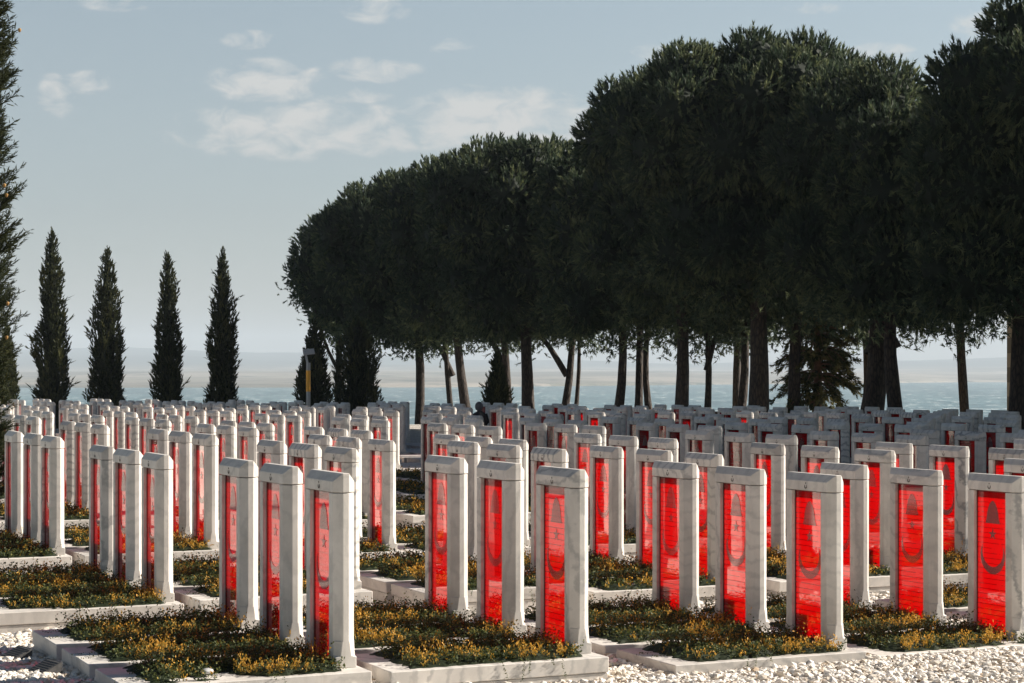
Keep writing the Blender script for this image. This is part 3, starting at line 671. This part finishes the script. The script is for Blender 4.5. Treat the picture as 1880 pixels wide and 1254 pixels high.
def stone_pine(px, u0, rpx, lobes, label, seed, fork=None, dens=1.0):
    rg = np.random.default_rng(seed); rr = random.Random(seed)
    Y = tree_Y(px, u0); b = gpoint(px, Y); r = rpx / F * Y
    root = empty('pine_tree', b); inv = Vector(b)
    # trunk
    top_px, top_py, rx, ry = lobes[0]
    ct = at(top_px, top_py, Y)
    P = []; Rr = []
    hgt = (at(0, top_py, Y).z) - b.z; bend = rr.uniform(-.2, .2) * hgt * .3
    for i in range(9):
        t_ = i / 8; P.append(Vector(((ct.x - b.x) * max(0, t_ - .35) ** 1.4 * 1.2 + bend * math.sin(t_ * 3.1), rr.uniform(-.1, .1) * t_, -.2 + t_ * (hgt + .2)))); Rr.append(r * (1.18 - .25 * min(1, t_ * 6)) * (1 - .55 * t_))
    paths = [(P, Rr)]
    if fork:
        z0, ddx, z1 = fork; zz = at(0, z0, Y).z - b.z; z2 = at(0, z1, Y).z - b.z
        st = Vector((bend * .5, 0, zz)); en = Vector((ddx / F * Y, .3, z2)); paths.append(([st.lerp(en, q) + Vector((0, 0, .25 * math.sin(q * 3.1) * (z2 - zz))) * (.4 if ddx else 0) for q in (0, .25, .5, .75, 1)], [r * .72, r * .68, r * .6, r * .5, r * .35]))
    for q in range(7):                                  # main limbs up into the crown
        lp = lobes[q % len(lobes)]; c = at(lp[0], lp[1], Y) - inv; an = rr.uniform(0, 6.28); rad = lp[2] / F * Y
        en = c + Vector((math.cos(an) * rad * .6, math.sin(an) * rad * .6, rr.uniform(-.1, .3) * lp[3] / F * Y)); t0 = rr.uniform(.86, 1.0); st = P[int(t0 * 8)]
        paths.append(([st.lerp(en, w) + Vector((0, 0, -.12 * math.sin(w * 3.1) * (en - st).length)) for w in (0, .3, .6, 1)], [r * .38, r * .3, r * .2, r * .08]))
    trunk_obj(root, paths)
    # crown: sub-lobes on each lobe's shell, needle brushes on the sub-lobes
    bag = Bag(); subs = []
    for (lx, ly, rx, ry) in lobes:
        c = np.array(at(lx, ly, Y) - inv); ax, az = rx / F * Y, ry / F * Y; ay = ax * .95; sr0 = .30 * min(ax, az) + .45
        cnt = int(10 + 2.2 * (ax * az) / (sr0 ** 2))
        k = 0; tries = 0; mine = []
        while k < cnt and tries < 900:
            tries += 1; d = rg.normal(size=3); d /= np.linalg.norm(d)
            if d[2] < -.92: continue
            sr = sr0 * rg.uniform(.72, 1.25); p = c + d * np.array((max(.2, ax - sr), max(.2, ay - sr), max(.2, az - sr)))
            if any(np.linalg.norm(p - q[0]) < .62 * (q[1] + sr) for q in mine): continue
            mine.append((p, sr)); k += 1
        subs += mine
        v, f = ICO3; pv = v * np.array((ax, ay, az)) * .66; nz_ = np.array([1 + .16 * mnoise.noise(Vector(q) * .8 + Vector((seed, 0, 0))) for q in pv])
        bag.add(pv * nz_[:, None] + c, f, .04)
    SC = np.array([q[0] for q in subs]); SR = np.array([q[1] for q in subs])
    spacing = .215 * (Y / 75) ** .5 / dens
    pos = []; dirs = []
    for i, (c, sr) in enumerate(subs):
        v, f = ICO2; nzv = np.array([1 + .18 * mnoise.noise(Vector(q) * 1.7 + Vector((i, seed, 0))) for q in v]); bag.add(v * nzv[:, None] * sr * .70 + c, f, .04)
        cnt = int(4 * math.pi * sr * sr / spacing ** 2); d = rg.normal(size=(cnt, 3)); d /= np.linalg.norm(d, axis=1, keepdims=True)
        p = c + d * sr * rg.uniform(.72, .98, (cnt, 1)) * np.array((1, 1, .92))
        dist = np.linalg.norm(p[:, None] - SC[None], axis=2) / SR[None]; dist[:, i] = 9
        ok = dist.min(1) > .80; pos.append(p[ok]); dd = d * .80 + np.array((0, 0, 1)) * np.where(d[:, 2:3] > -.1, .60, .10) + rg.normal(0, .22, (cnt, 3)); dirs.append(dd[ok])
    pos = np.concatenate(pos); dirs = np.concatenate(dirs); m = len(pos)
    low = np.array([min(1, max(0, (q[2] - (lobes[0][1] * 0)) * 0)) for q in pos])
    hang = dirs[:, 2] < -.05; dirs[hang, 2] -= .35
    ln = rg.uniform(.26, .46, m) * (Y / 75) ** .3; clump = np.array([mnoise.noise(Vector(q) * .55 + Vector((0, 0, seed))) for q in pos])
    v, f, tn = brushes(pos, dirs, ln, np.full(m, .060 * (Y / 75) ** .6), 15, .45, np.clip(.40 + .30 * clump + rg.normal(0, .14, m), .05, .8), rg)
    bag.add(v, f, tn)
    # loose sprays hanging under the crown, with light between them
    lowl = lobes[-1] if len(lobes) < 3 else lobes[1]; hp = []; hd_ = []
    for (lx, ly, rx, ry) in ([lowl] if len(lobes) < 3 else lobes[1:]):
        c = np.array(at(lx, ly, Y) - inv); ax, az = rx / F * Y, ry / F * Y
        for q in range(int(9 + 3.2 * ax)):
            an = rg.uniform(0, 6.283); rr_ = ax * math.sqrt(rg.random()) * .98; dz_ = az * math.sqrt(max(.02, 1 - (rr_ / ax) ** 2))
            cc = c + np.array((math.cos(an) * rr_, math.sin(an) * rr_, -dz_ * rg.uniform(.86, 1.0) - abs(rg.normal(0, .28)))); nn = int(rg.integers(10, 34))
            hp.append(cc + rg.normal(0, 1, (nn, 3)) * np.array((.42, .42, .32))); hd_.append(rg.normal(0, .6, (nn, 3)) + np.array((0, 0, -.15)))
    hp = np.concatenate(hp); hd_ = np.concatenate(hd_); mm = len(hp)
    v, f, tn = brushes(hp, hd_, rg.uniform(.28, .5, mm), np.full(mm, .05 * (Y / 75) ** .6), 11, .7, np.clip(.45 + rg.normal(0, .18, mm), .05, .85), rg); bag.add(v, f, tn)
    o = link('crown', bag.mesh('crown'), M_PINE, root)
    tag(root, label, 'pine tree', 'umbrella pines behind the graves'); return root

PINES = [
 (1864, 39.5, 17, [(1915, 215, 225, 250), (1775, 320, 120, 205), (1795, 495, 130, 105)], 'tall pine with sunlit rough trunk in front of the stone pillar', None),
 (1655, 41.0, 16, [(1665, 330, 165, 200), (1650, 490, 150, 115)], 'leaning single-trunk pine with bare dead twigs near the water gap', (640, -60, 560)),
 (1590, 41.5, 24, [(1580, 270, 185, 172), (1590, 440, 185, 150)], 'thick pine whose trunk forks in a V', (652, 55, 540)),
 (1393, 41.5, 21, [(1385, 240, 300, 182), (1390, 435, 230, 150)], 'largest pine with the thickest trunk and highest dome', None),
 (1455, 43.5, 14, [(1480, 400, 150, 160), (1460, 520, 110, 70)], 'straight pine between the thickest trunk and the drooping cedar', None),
 (1250, 42.0, 14, [(1200, 285, 150, 170), (1215, 440, 170, 145)], 'pine with a bulging crown shoulder over a sunlit brown trunk', None),
 (1352, 44.0, 10, [(1340, 455, 115, 125), (1335, 565, 80, 45)], 'slim pine just beside the thickest trunk, on its sea side', None),
 (1130, 42.0, 10, [(1095, 400, 130, 140), (1110, 520, 125, 110)], 'pine with low needle tufts hanging beside its trunk', None),
 (1170, 43.0, 9, [(1175, 500, 105, 105)], 'slender slightly leaning pine, first of two close trunks', None),
 (1198, 44.5, 8, [(1205, 520, 95, 95)], 'slender straight pine, second of two close trunks', None),
 (1293, 44.0, 8, [(1290, 545, 85, 75)], 'small pine forking low into a Y shape', (680, 30, 600)),
 (1030, 43.5, 8, [(1045, 400, 120, 130), (1040, 540, 95, 80)], 'young pine with two thin stems spreading in a V', (690, -55, 600)),
 (1051, 45.0, 5, [(1062, 560, 60, 60)], 'thinnest pole-like pine stem standing alone', None),
 (972, 42.0, 13, [(955, 388, 205, 145), (965, 515, 160, 120)], 'pine with a broad base leaning toward the cypress side', None),
 (935, 43.5, 9, [(895, 440, 130, 135), (915, 560, 95, 75)], 'dark pine splitting in two beside the small cypress', (700, -40, 610)),
 (862, 43.0, 10, [(845, 415, 175, 135), (855, 530, 135, 105)], 'straight dark pine behind the hooded person', None),
 (838, 44.5, 7, [(805, 520, 95, 95)], 'thin crooked pine with a side stem before the straight dark one', (690, -45, 620)),
 (760, 42.5, 11, [(740, 450, 175, 135), (755, 550, 135, 95)], 'pine on a plain trunk, alone between shrubs and water gap', None),
 (628, 44.0, 10, [(628, 482, 105, 110), (650, 560, 95, 75), (566, 500, 48, 50)], 'end pine of the row, crown overhanging the lamp post', None),
]
PINES += [(2420, 40.0, 20, [(2430, 90, 390, 360), (2430, 400, 300, 180)], 'row pine outside the picture beyond the stone pillar side', None),
 (2790, 40.5, 22, [(2790, 40, 450, 400), (2790, 400, 340, 190)], 'second row pine outside the picture, toward the camera end', None),
 (3400, 40.0, 24, [(3300, 0, 530, 450), (3300, 420, 380, 180)], 'third row pine outside the picture, beside the camera', None),
 (4350, 40.0, 28, [(4350, -60, 620, 500), (4350, 380, 400, 200)], 'fourth row pine outside the picture, beside the camera', None)]
BEHIND = [(2080, 50.5, 14, [(2080, 330, 230, 200), (2080, 520, 190, 110)]), (2380, 50.5, 16, [(2380, 300, 270, 240), (2380, 520, 230, 120)]), (2750, 50.5, 18, [(2750, 280, 320, 270), (2750, 540, 260, 130)]), (3200, 50.5, 20, [(3200, 250, 370, 320), (3200, 560, 300, 160)]),
 (1790, 51.0, 12, [(1740, 380, 150, 150), (1700, 520, 130, 100)]), (1560, 51.0, 11, [(1560, 400, 150, 140), (1520, 545, 110, 85)]), (1360, 51.0, 10, [(1380, 400, 140, 130), (1350, 560, 110, 70)])]
for i, (px, u0, rp, lobes, lb, fk) in enumerate(PINES): stone_pine(px, u0, rp, lobes, lb, 101 + i * 7, fk, .62 if px > 2100 else 1.0)
for i, (px, u0, rp, lobes) in enumerate(BEHIND):
    stone_pine(px, u0, rp, lobes, ['backlit pine beyond the low wall, under the pillar side', 'pine on the sea slope outside the picture, closest to its edge', 'pine on the sea slope outside the picture, one further', 'last pine on the sea slope outside the picture',
        'pine on the sea slope glimpsed behind the forked trunk', 'pine on the sea slope glimpsed behind the drooping cedar', 'pine on the sea slope glimpsed behind the thickest trunk'][i], 400 + i * 7, None, .7)

def cypress(px, py_top, Y, wpx, label, seed, group, name='cypress_tree', nb=2300, belly=.30, dens=1.0, blade=1.0, tips=True):
    rg = np.random.default_rng(seed); b = gpoint(px, Y); hgt = at(px, py_top, Y).z - b.z; rad = wpx / F * Y / 2
    root = empty(name, b)
    trunk_obj(root, [([Vector((0, 0, -.2)), Vector((.02, 0, hgt * .3)), Vector((0, .02, hgt * .6)), Vector((0, 0, hgt * .93))], [rad * .16, rad * .12, rad * .08, .015])])
    def prof(t_): return np.where(t_ < belly, 1.0 - .16 * t_ / belly, .84 * np.power(np.clip((1 - t_) / (1 - belly), 0, 1), .55)) * (.80 + .20 * np.clip(t_ / .14, 0, 1))
    bag = Bag()
    zz = np.linspace(.01, .95, 26); K = 14; cv = []; 
    for i, t_ in enumerate(zz):
        for k in range(K):
            a = 2 * math.pi * k / K; rr_ = rad * float(prof(t_)) * .50 * (1 + .3 * mnoise.noise(Vector((math.cos(a) * 1.2 + seed, math.sin(a) * 1.2, t_ * 9)))); cv.append((math.cos(a) * rr_, math.sin(a) * rr_, t_ * hgt))
    cf = []
    for i in range(len(zz) - 1):
        for k in range(K):
            j = (k + 1) % K; p, q, r_, s_ = i * K + k, i * K + j, (i + 1) * K + j, (i + 1) * K + k; cf += [(p, q, r_), (p, r_, s_)]
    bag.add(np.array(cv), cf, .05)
    t_ = 1 - np.power(rg.random(nb), .62); t_ = np.clip(t_, .01, .99); a = rg.uniform(0, 6.283, nb)
    lump = np.array([mnoise.noise(Vector((math.cos(q) * 1.6 + seed * 1.3, math.sin(q) * 1.6, w * hgt * .62))) for q, w in zip(a, t_)])
    rr_ = rad * prof(t_) * (.92 + .75 * lump) * rg.uniform(.62, 1.0, nb)
    pos = np.stack([np.cos(a) * rr_, np.sin(a) * rr_, t_ * hgt], 1)
    dr = np.stack([np.cos(a) * .42, np.sin(a) * .42, np.ones(nb)], 1) + rg.normal(0, .24, (nb, 3))
    if tips:
        wis = rg.random(nb) < .007; dr[wis] += np.stack([np.cos(a), np.sin(a), np.zeros(nb)], 1)[wis] * .9
    else: wis = np.zeros(nb, bool)
    ln = rg.uniform(.20, .46, nb) * blade * (.55 + .45 * prof(t_)); ln[wis] *= 2.0
    tone = np.clip(.40 + .42 * lump + rg.normal(0, .15, nb), .03, .72)
    v, f, tn = brushes(pos, dr, ln, np.full(nb, .06 * blade), 9, .34, tone, rg, .18); bag.add(v, f, tn)
    # leader
    m = 40; tt = rg.uniform(.9, 1.0, m); pos = np.stack([rg.normal(0, .04, m), rg.normal(0, .04, m), tt * hgt], 1); v, f, tn = brushes(pos, np.stack([rg.normal(0, .15, m), rg.normal(0, .15, m), np.ones(m)], 1), np.full(m, .3 * blade), np.full(m, .05 * blade), 7, .3, np.full(m, .4), rg); bag.add(v, f, tn)
    link('crown', bag.mesh('crown'), M_CYPRESS, root); tag(root, label, 'cypress' if name == 'cypress_tree' else 'shrub', group); return root
G = 'cypresses at the end of the cemetery'
cypress(95, 428, 92, 62, 'tallest and fullest of the columnar cypresses, smooth outline', 5, G, nb=3600, belly=.48)
cypress(197, 462, 93, 68, 'columnar cypress with a thin leader and a wide ragged base', 6, G, nb=3300, belly=.40)
cypress(308, 468, 94, 54, 'narrow columnar cypress, shortest of the four', 7, G, nb=3000, belly=.45)
cypress(409, 460, 95, 52, 'slim cypress with stray twigs sticking out, beside the lamp post', 8, G, nb=3000, belly=.52)
cypress(12, 600, 88, 48, 'low dark cypress half hidden behind the tall feathery one', 9, G, nb=1800)
G = 'dark shrubs under the end of the pine row'
cypress(577, 596, 96, 66, 'dark bushy shrub directly behind the lamp post', 11, G, 'dark_shrub', 2300, .5)
cypress(657, 590, 98, 98, 'broad black shrub between lamp post and the plain pine', 12, G, 'dark_shrub', 3000, .55)
cypress(912, 655, 90, 46, 'small green cypress shrub beside the splitting pine', 13, G, 'dark_shrub', 1500, .45)

def feathery_cypress():
    """near tree at the frame's edge: long open sprays with side twigs and round cones"""
    rg = np.random.default_rng(21); rr = random.Random(21); Y = 33.0; b = gpoint(-42, Y); root = empty('feathery_cypress', b); Ht = 11.5
    trunk_obj(root, [([Vector((0, 0, -.2)), Vector((.05, 0, 3)), Vector((0, .05, 7)), Vector((.02, 0, Ht))], [.20, .16, .10, .02])])
    bag = Bag(); wood = []
    P = []; Dd = []; Ln = []; Wd = []
    for i in range(540):
        z = rr.uniform(.3, Ht - .2); a = rr.uniform(0, 6.283) if i % 2 else rr.gauss(0, .8); t_ = z / Ht
        reach = (.84 - .28 * t_) * (1 + .22 * mnoise.noise(Vector((math.cos(a) * 2, math.sin(a) * 2, z * 1.2)))) * (1 if 6.4 > z or z > 7.2 else .8)
        if z < 2.6: reach *= .72
        o = Vector((math.cos(a), math.sin(a), 0)); r0 = reach * rr.uniform(.25, .6); L = reach * rr.uniform(.42, .62) * (1.7 if rr.random() < .2 else 1)
        st = o * r0 + Vector((0, 0, z)); d = (o * rr.uniform(.55, .9) + Vector((rr.gauss(0, .15), rr.gauss(0, .15), rr.uniform(.45, .9)))).normalized()
        n = 9
        for q in range(n):
            f = (q + .5) / n; p = st + d * (L * f)
            for sgn in range(3):
                e = (d + Vector((rr.gauss(0, .55), rr.gauss(0, .55), rr.gauss(0, .4)))).normalized(); P.append(p[:]); Dd.append(e[:]); Ln.append(.17 * (1.25 - f * .6) * rr.uniform(.7, 1.2)); Wd.append(.015)
        v, f_ = tube([st, st + d * L * .5, st + d * L], [.008, .005, .002], 3); f_ = [(x[0], x[1], x[2]) for x in f_] + [(x[0], x[2], x[3]) for x in f_]; bag.add(v, f_, .03)
    v, f, tn = brushes(np.array(P), np.array(Dd), np.array(Ln), np.array(Wd), 6, .26, np.clip(rg.normal(.38, .15, len(P)), .05, .8), rg, .12); bag.add(v, f, tn)
    zz = np.linspace(.02, .97, 30); K = 12; cv = []; cf = []
    for t_ in zz:
        for k in range(K):
            a = 2 * math.pi * k / K; r_ = (.30 - .16 * t_) * (1 + .35 * mnoise.noise(Vector((math.cos(a) * 1.5, math.sin(a) * 1.5, t_ * 16)))); cv.append((math.cos(a) * r_, math.sin(a) * r_, t_ * Ht))
    for i in range(len(zz) - 1):
        for k in range(K):
            j = (k + 1) % K; p, q, r_, s_ = i * K + k, i * K + j, (i + 1) * K + j, (i + 1) * K + k; cf += [(p, q, r_), (p, r_, s_)]
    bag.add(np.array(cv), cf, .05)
    link('crown', bag.mesh('crown'), M_CYPRESS, root)
    M_CONE = simple('cone_brown', (.30, .17, .05), .8)
    for (px, py) in ((36, 55), (12, 358), (14, 557), (12, 619), (8, 340)):
        bm = bmesh.new(); bmesh.ops.create_icosphere(bm, subdivisions=2, radius=.030)
        for v in bm.verts: v.co *= 1 + .12 * math.sin(v.co.z * 160) ; v.co.z *= 1.25
        link('cone', bm_mesh('cone', bm, 0, True), M_CONE, root, at(px, py, Y - .25) - Vector(b))
    tag(root, 'feathery near cypress with brown cones, cut by the picture edge', 'cypress')
feathery_cypress()

def cedar():
    rg = np.random.default_rng(31); rr = random.Random(31); px = 1499; Y = tree_Y(px, 45.0); b = gpoint(px, Y); root = empty('cedar_tree', b); Ht = at(px, 470, Y).z - b.z
    paths = [([Vector((0, 0, -.2)), Vector((.05, 0, Ht * .4)), Vector((0, 0, Ht))], [.24, .17, .03])]; P = []; Dd = []; Ln = []
    for i in range(120):
        z = rr.uniform(.20, .97) * Ht; L = (1 - .55 * z / Ht) * rr.uniform(1.6, 2.9) * Y / 85; a = rr.uniform(0, 6.283)
        o = Vector((math.cos(a), math.sin(a), 0)); pts = [Vector((0, 0, z)) + o * (L * q) + Vector((0, 0, .35 * q * L - .62 * q * q * L)) for q in (0, .25, .5, .75, 1)]
        paths.append((pts, [.05, .04, .03, .02, .008]))
        for q in range(34):
            f = rr.uniform(.2, 1.0); k = min(3, int(f * 4)); p = pts[k].lerp(pts[k + 1], f * 4 - k); s_ = o.cross(Vector((0, 0, 1))) * rr.uniform(-1, 1) * .45 * L * (1.15 - f) * .6
            p = p + s_ + Vector((0, 0, -.10 * rr.random())); d = o * .6 + s_ * .7 + Vector((0, 0, rr.uniform(-.9, .1))); P.append(p[:]); Dd.append(d[:]); Ln.append(rr.uniform(.22, .42))
    trunk_obj(root, paths, mat=M_RUSTBARK, sides=6)
    bag = Bag(); v, f, tn = brushes(np.array(P), np.array(Dd), np.array(Ln), np.full(len(P), .05), 12, .7, np.clip(rg.normal(.45, .2, len(P)), .02, .85), rg); bag.add(v, f, tn)
    link('crown', bag.mesh('crown'), M_CEDAR, root); tag(root, 'lighter drooping cedar with reddish trunk between two pine trunks', 'cedar tree')
cedar()

# ------------------------------------------------------------------ wall, pillar, lamp post, person
M_BROWN = simple('brown_wall', (.15, .085, .045), .85, 0, 3, .3)
bm = bmesh.new(); bm_box(bm, 44.0, 44.35, 40, 84, -.6, .78); bm_box(bm, 43.94, 44.41, 40, 84, .78, .86)
o = link('low_wall', bm_mesh('low_wall', bm), M_BROWN); o.rotation_euler = (0, 0, TH); tag(o, 'low brown wall with coping behind the shaded gravestones and pine trunks', 'wall')
def pillar_mat():
    m, t, out = material('pillar_stone'); p = principled(t, out, i_Roughness=.85); tcn = N(t, 'ShaderNodeTexCoord')
    mp = N(t, 'ShaderNodeMapping'); mp.inputs['Rotation'].default_value = (R(90), 0, 0); t.links.new(tcn.outputs['Object'], mp.inputs[0])
    bk = N(t, 'ShaderNodeTexBrick', i_Scale=1.0); bk.inputs['Color1'].default_value = (.40, .33, .25, 1); bk.inputs['Color2'].default_value = (.37, .305, .23, 1); bk.inputs['Mortar'].default_value = (.17, .14, .10, 1)
    bk.inputs['Mortar Size'].default_value = .012; bk.inputs['Brick Width'].default_value = 1.2; bk.inputs['Row Height'].default_value = .62; t.links.new(mp.outputs[0], bk.inputs['Vector'])
    t.links.new(bk.outputs[0], p.inputs['Base Color']); return m
bm = bmesh.new(); bm_box(bm, 0, 2.6, 0, 1.2, -.4, 9.0); bm_box(bm, -.1, 2.7, -.1, 1.3, 9.0, 9.35)
x0 = (1862 - CX) / F * 80; o = link('stone_pillar', bm_mesh('stone_pillar', bm, .02), pillar_mat(), None, (x0, 80, -.3)); tag(o, 'beige block-built monument pillar behind the pine at the picture edge', 'pillar')

M_GREY = simple('grey_metal', (.36, .37, .37), .5, .3); M_ORANGE = simple('orange_paint', (.92, .42, .03), .5); M_PANEL = simple('lamp_panel', (.50, .46, .42), .5); M_DARK = simple('dark_lens', (.05, .05, .055), .3)
def lathe(bm, prof, seg=16):
    rings = [[(r * math.cos(2 * math.pi * k / seg), r * math.sin(2 * math.pi * k / seg), z) for k in range(seg)] for r, z in prof]; bm_loft(bm, rings)
def lamp():
    Y = 90.0; b = gpoint(566, Y); root = empty('lamp_post', b); Z = lambda py: at(0, py, Y).z - b.z
    bm = bmesh.new(); lathe(bm, [(.16, -.1), (.16, .05), (.10, .06), (.10, Z(666))]); link('pole', bm_mesh('pole', bm, 0, False), M_GREY, root)
    bm = bmesh.new(); lathe(bm, [(.108, Z(719)), (.108, Z(680))]); link('orange_band', bm_mesh('orange_band', bm), M_ORANGE, root)
    bm = bmesh.new(); bm_box(bm, -.05, .05, -.05, .05, 0, (Z(650) - Z(668)) + .15); o = link('arm', bm_mesh('arm', bm), M_GREY, root, (-.03, 0, Z(668))); o.rotation_euler = (0, R(-12), 0)
    bm = bmesh.new(); bm_box(bm, -.27, .27, -.20, .20, -.02, .02); pn = link('lamp_head', bm_mesh('lamp_head', bm, .006), M_PANEL, root, (.02, 0, Z(646))); pn.rotation_euler = (R(38), R(-6), R(10))
    bm = bmesh.new(); lathe(bm, [(.14, -.045), (.14, -.02)]); link('lens', bm_mesh('lens', bm), M_DARK, pn)
    tag(root, 'grey lamp post with an orange band and tilted square head', 'lamp post')
lamp()

def person():
    u_, v_ = 24.87, 55.4; x, y = UV(u_, v_); z = ground_z(u_, v_); root = empty('person', (x, y, z), R(35))
    pts = [((0, 0, .98), .17), ((0, .0, 1.15), .155), ((0, .01, 1.33), .175), ((0, .02, 1.46), .12), ((0, .03, 1.55), .06), ((0, .045, 1.63), .085), ((0, .05, 1.73), .095), ((0, .05, 1.79), .06),
           ((.19, .02, 1.44), .075), ((.26, .0, 1.18), .065), ((.21, .14, 1.00), .055), ((-.19, .02, 1.44), .075), ((-.26, .0, 1.18), .065), ((-.21, .14, 1.00), .055),
           ((.10, 0, .88), .12), ((.11, .02, .50), .085), ((.11, -.02, .09), .055), ((.12, .12, .04), .045), ((-.10, 0, .88), .12), ((-.11, .02, .50), .085), ((-.11, -.02, .09), .055), ((-.12, .12, .04), .045)]
    ed = [(0, 1), (1, 2), (2, 3), (3, 4), (4, 5), (5, 6), (6, 7), (3, 8), (8, 9), (9, 10), (3, 11), (11, 12), (12, 13), (0, 14), (14, 15), (15, 16), (16, 17), (0, 18), (18, 19), (19, 20), (20, 21)]
    me = bpy.data.meshes.new('body'); me.from_pydata([p for p, r in pts], ed, []); o = link('body', me, simple('dark_trousers', (.018, .020, .024), .8), root)
    sk = o.modifiers.new('skin', 'SKIN')
    for i, (p, r) in enumerate(pts): me.skin_vertices[0].data[i].radius = (r, r * .85)
    me.skin_vertices[0].data[0].use_root = True
    sb = o.modifiers.new('sub', 'SUBSURF'); sb.levels = 2; sb.render_levels = 2
    # coat, flaring over the hips, hands in its pockets
    bm = bmesh.new(); prof = [(.23, .72), (.225, .95), (.205, 1.12), (.215, 1.32), (.185, 1.45), (.09, 1.54), (.075, 1.57)]
    lathe(bm, prof, 20); bmesh.ops.scale(bm, verts=bm.verts, vec=(1.12, .86, 1))
    link('coat', bm_mesh('coat', bm, 0, True), simple('dark_coat', (.008, .010, .013), .9, 0, 12, .3), root)
    for s_ in (-1, 1):
        v, f = tube([(s_ * .21, .02, 1.45), (s_ * .285, -.01, 1.20), (s_ * .25, .13, 1.00), (s_ * .19, .17, .95)], [.085, .075, .068, .06], 12); link('sleeve', np_mesh('sleeve', [tuple(q) for q in v], f, smooth=True), simple('sleeve_cloth', (.008, .010, .013), .9), root)
    bm = bmesh.new(); bmesh.ops.create_icosphere(bm, subdivisions=3, radius=1)
    for v in bm.verts:
        c = v.co.copy(); v.co = Vector((c.x * .125, c.y * .14 + .035, c.z * .155 + 1.70)); 
        if c.z < -.3: v.co.x *= 1.12
        if c.y > .72: v.co.y -= .05
    link('hood', bm_mesh('hood', bm, 0, True), simple('grey_knit_hood', (.05, .062, .075), .95, 0, 40, .3), root)
    tag(root, 'person in a grey hood and dark coat standing among the shaded gravestones', 'person')
person()

# ------------------------------------------------------------------ haze over the strait
def haze():
    m, t, out = material('haze'); v = N(t, 'ShaderNodeVolumePrincipled', i_Density=.0001, i_Anisotropy=0.0); v.inputs['Color'].default_value = (.74, .86, .97, 1); t.links.new(v.outputs[0], out.inputs['Volume'])
    bm = bmesh.new(); bm_box(bm, -15000, 15000, -600, 15500, -40, 330); tag(link('haze', bm_mesh('haze', bm), m), kind='stuff')
haze()
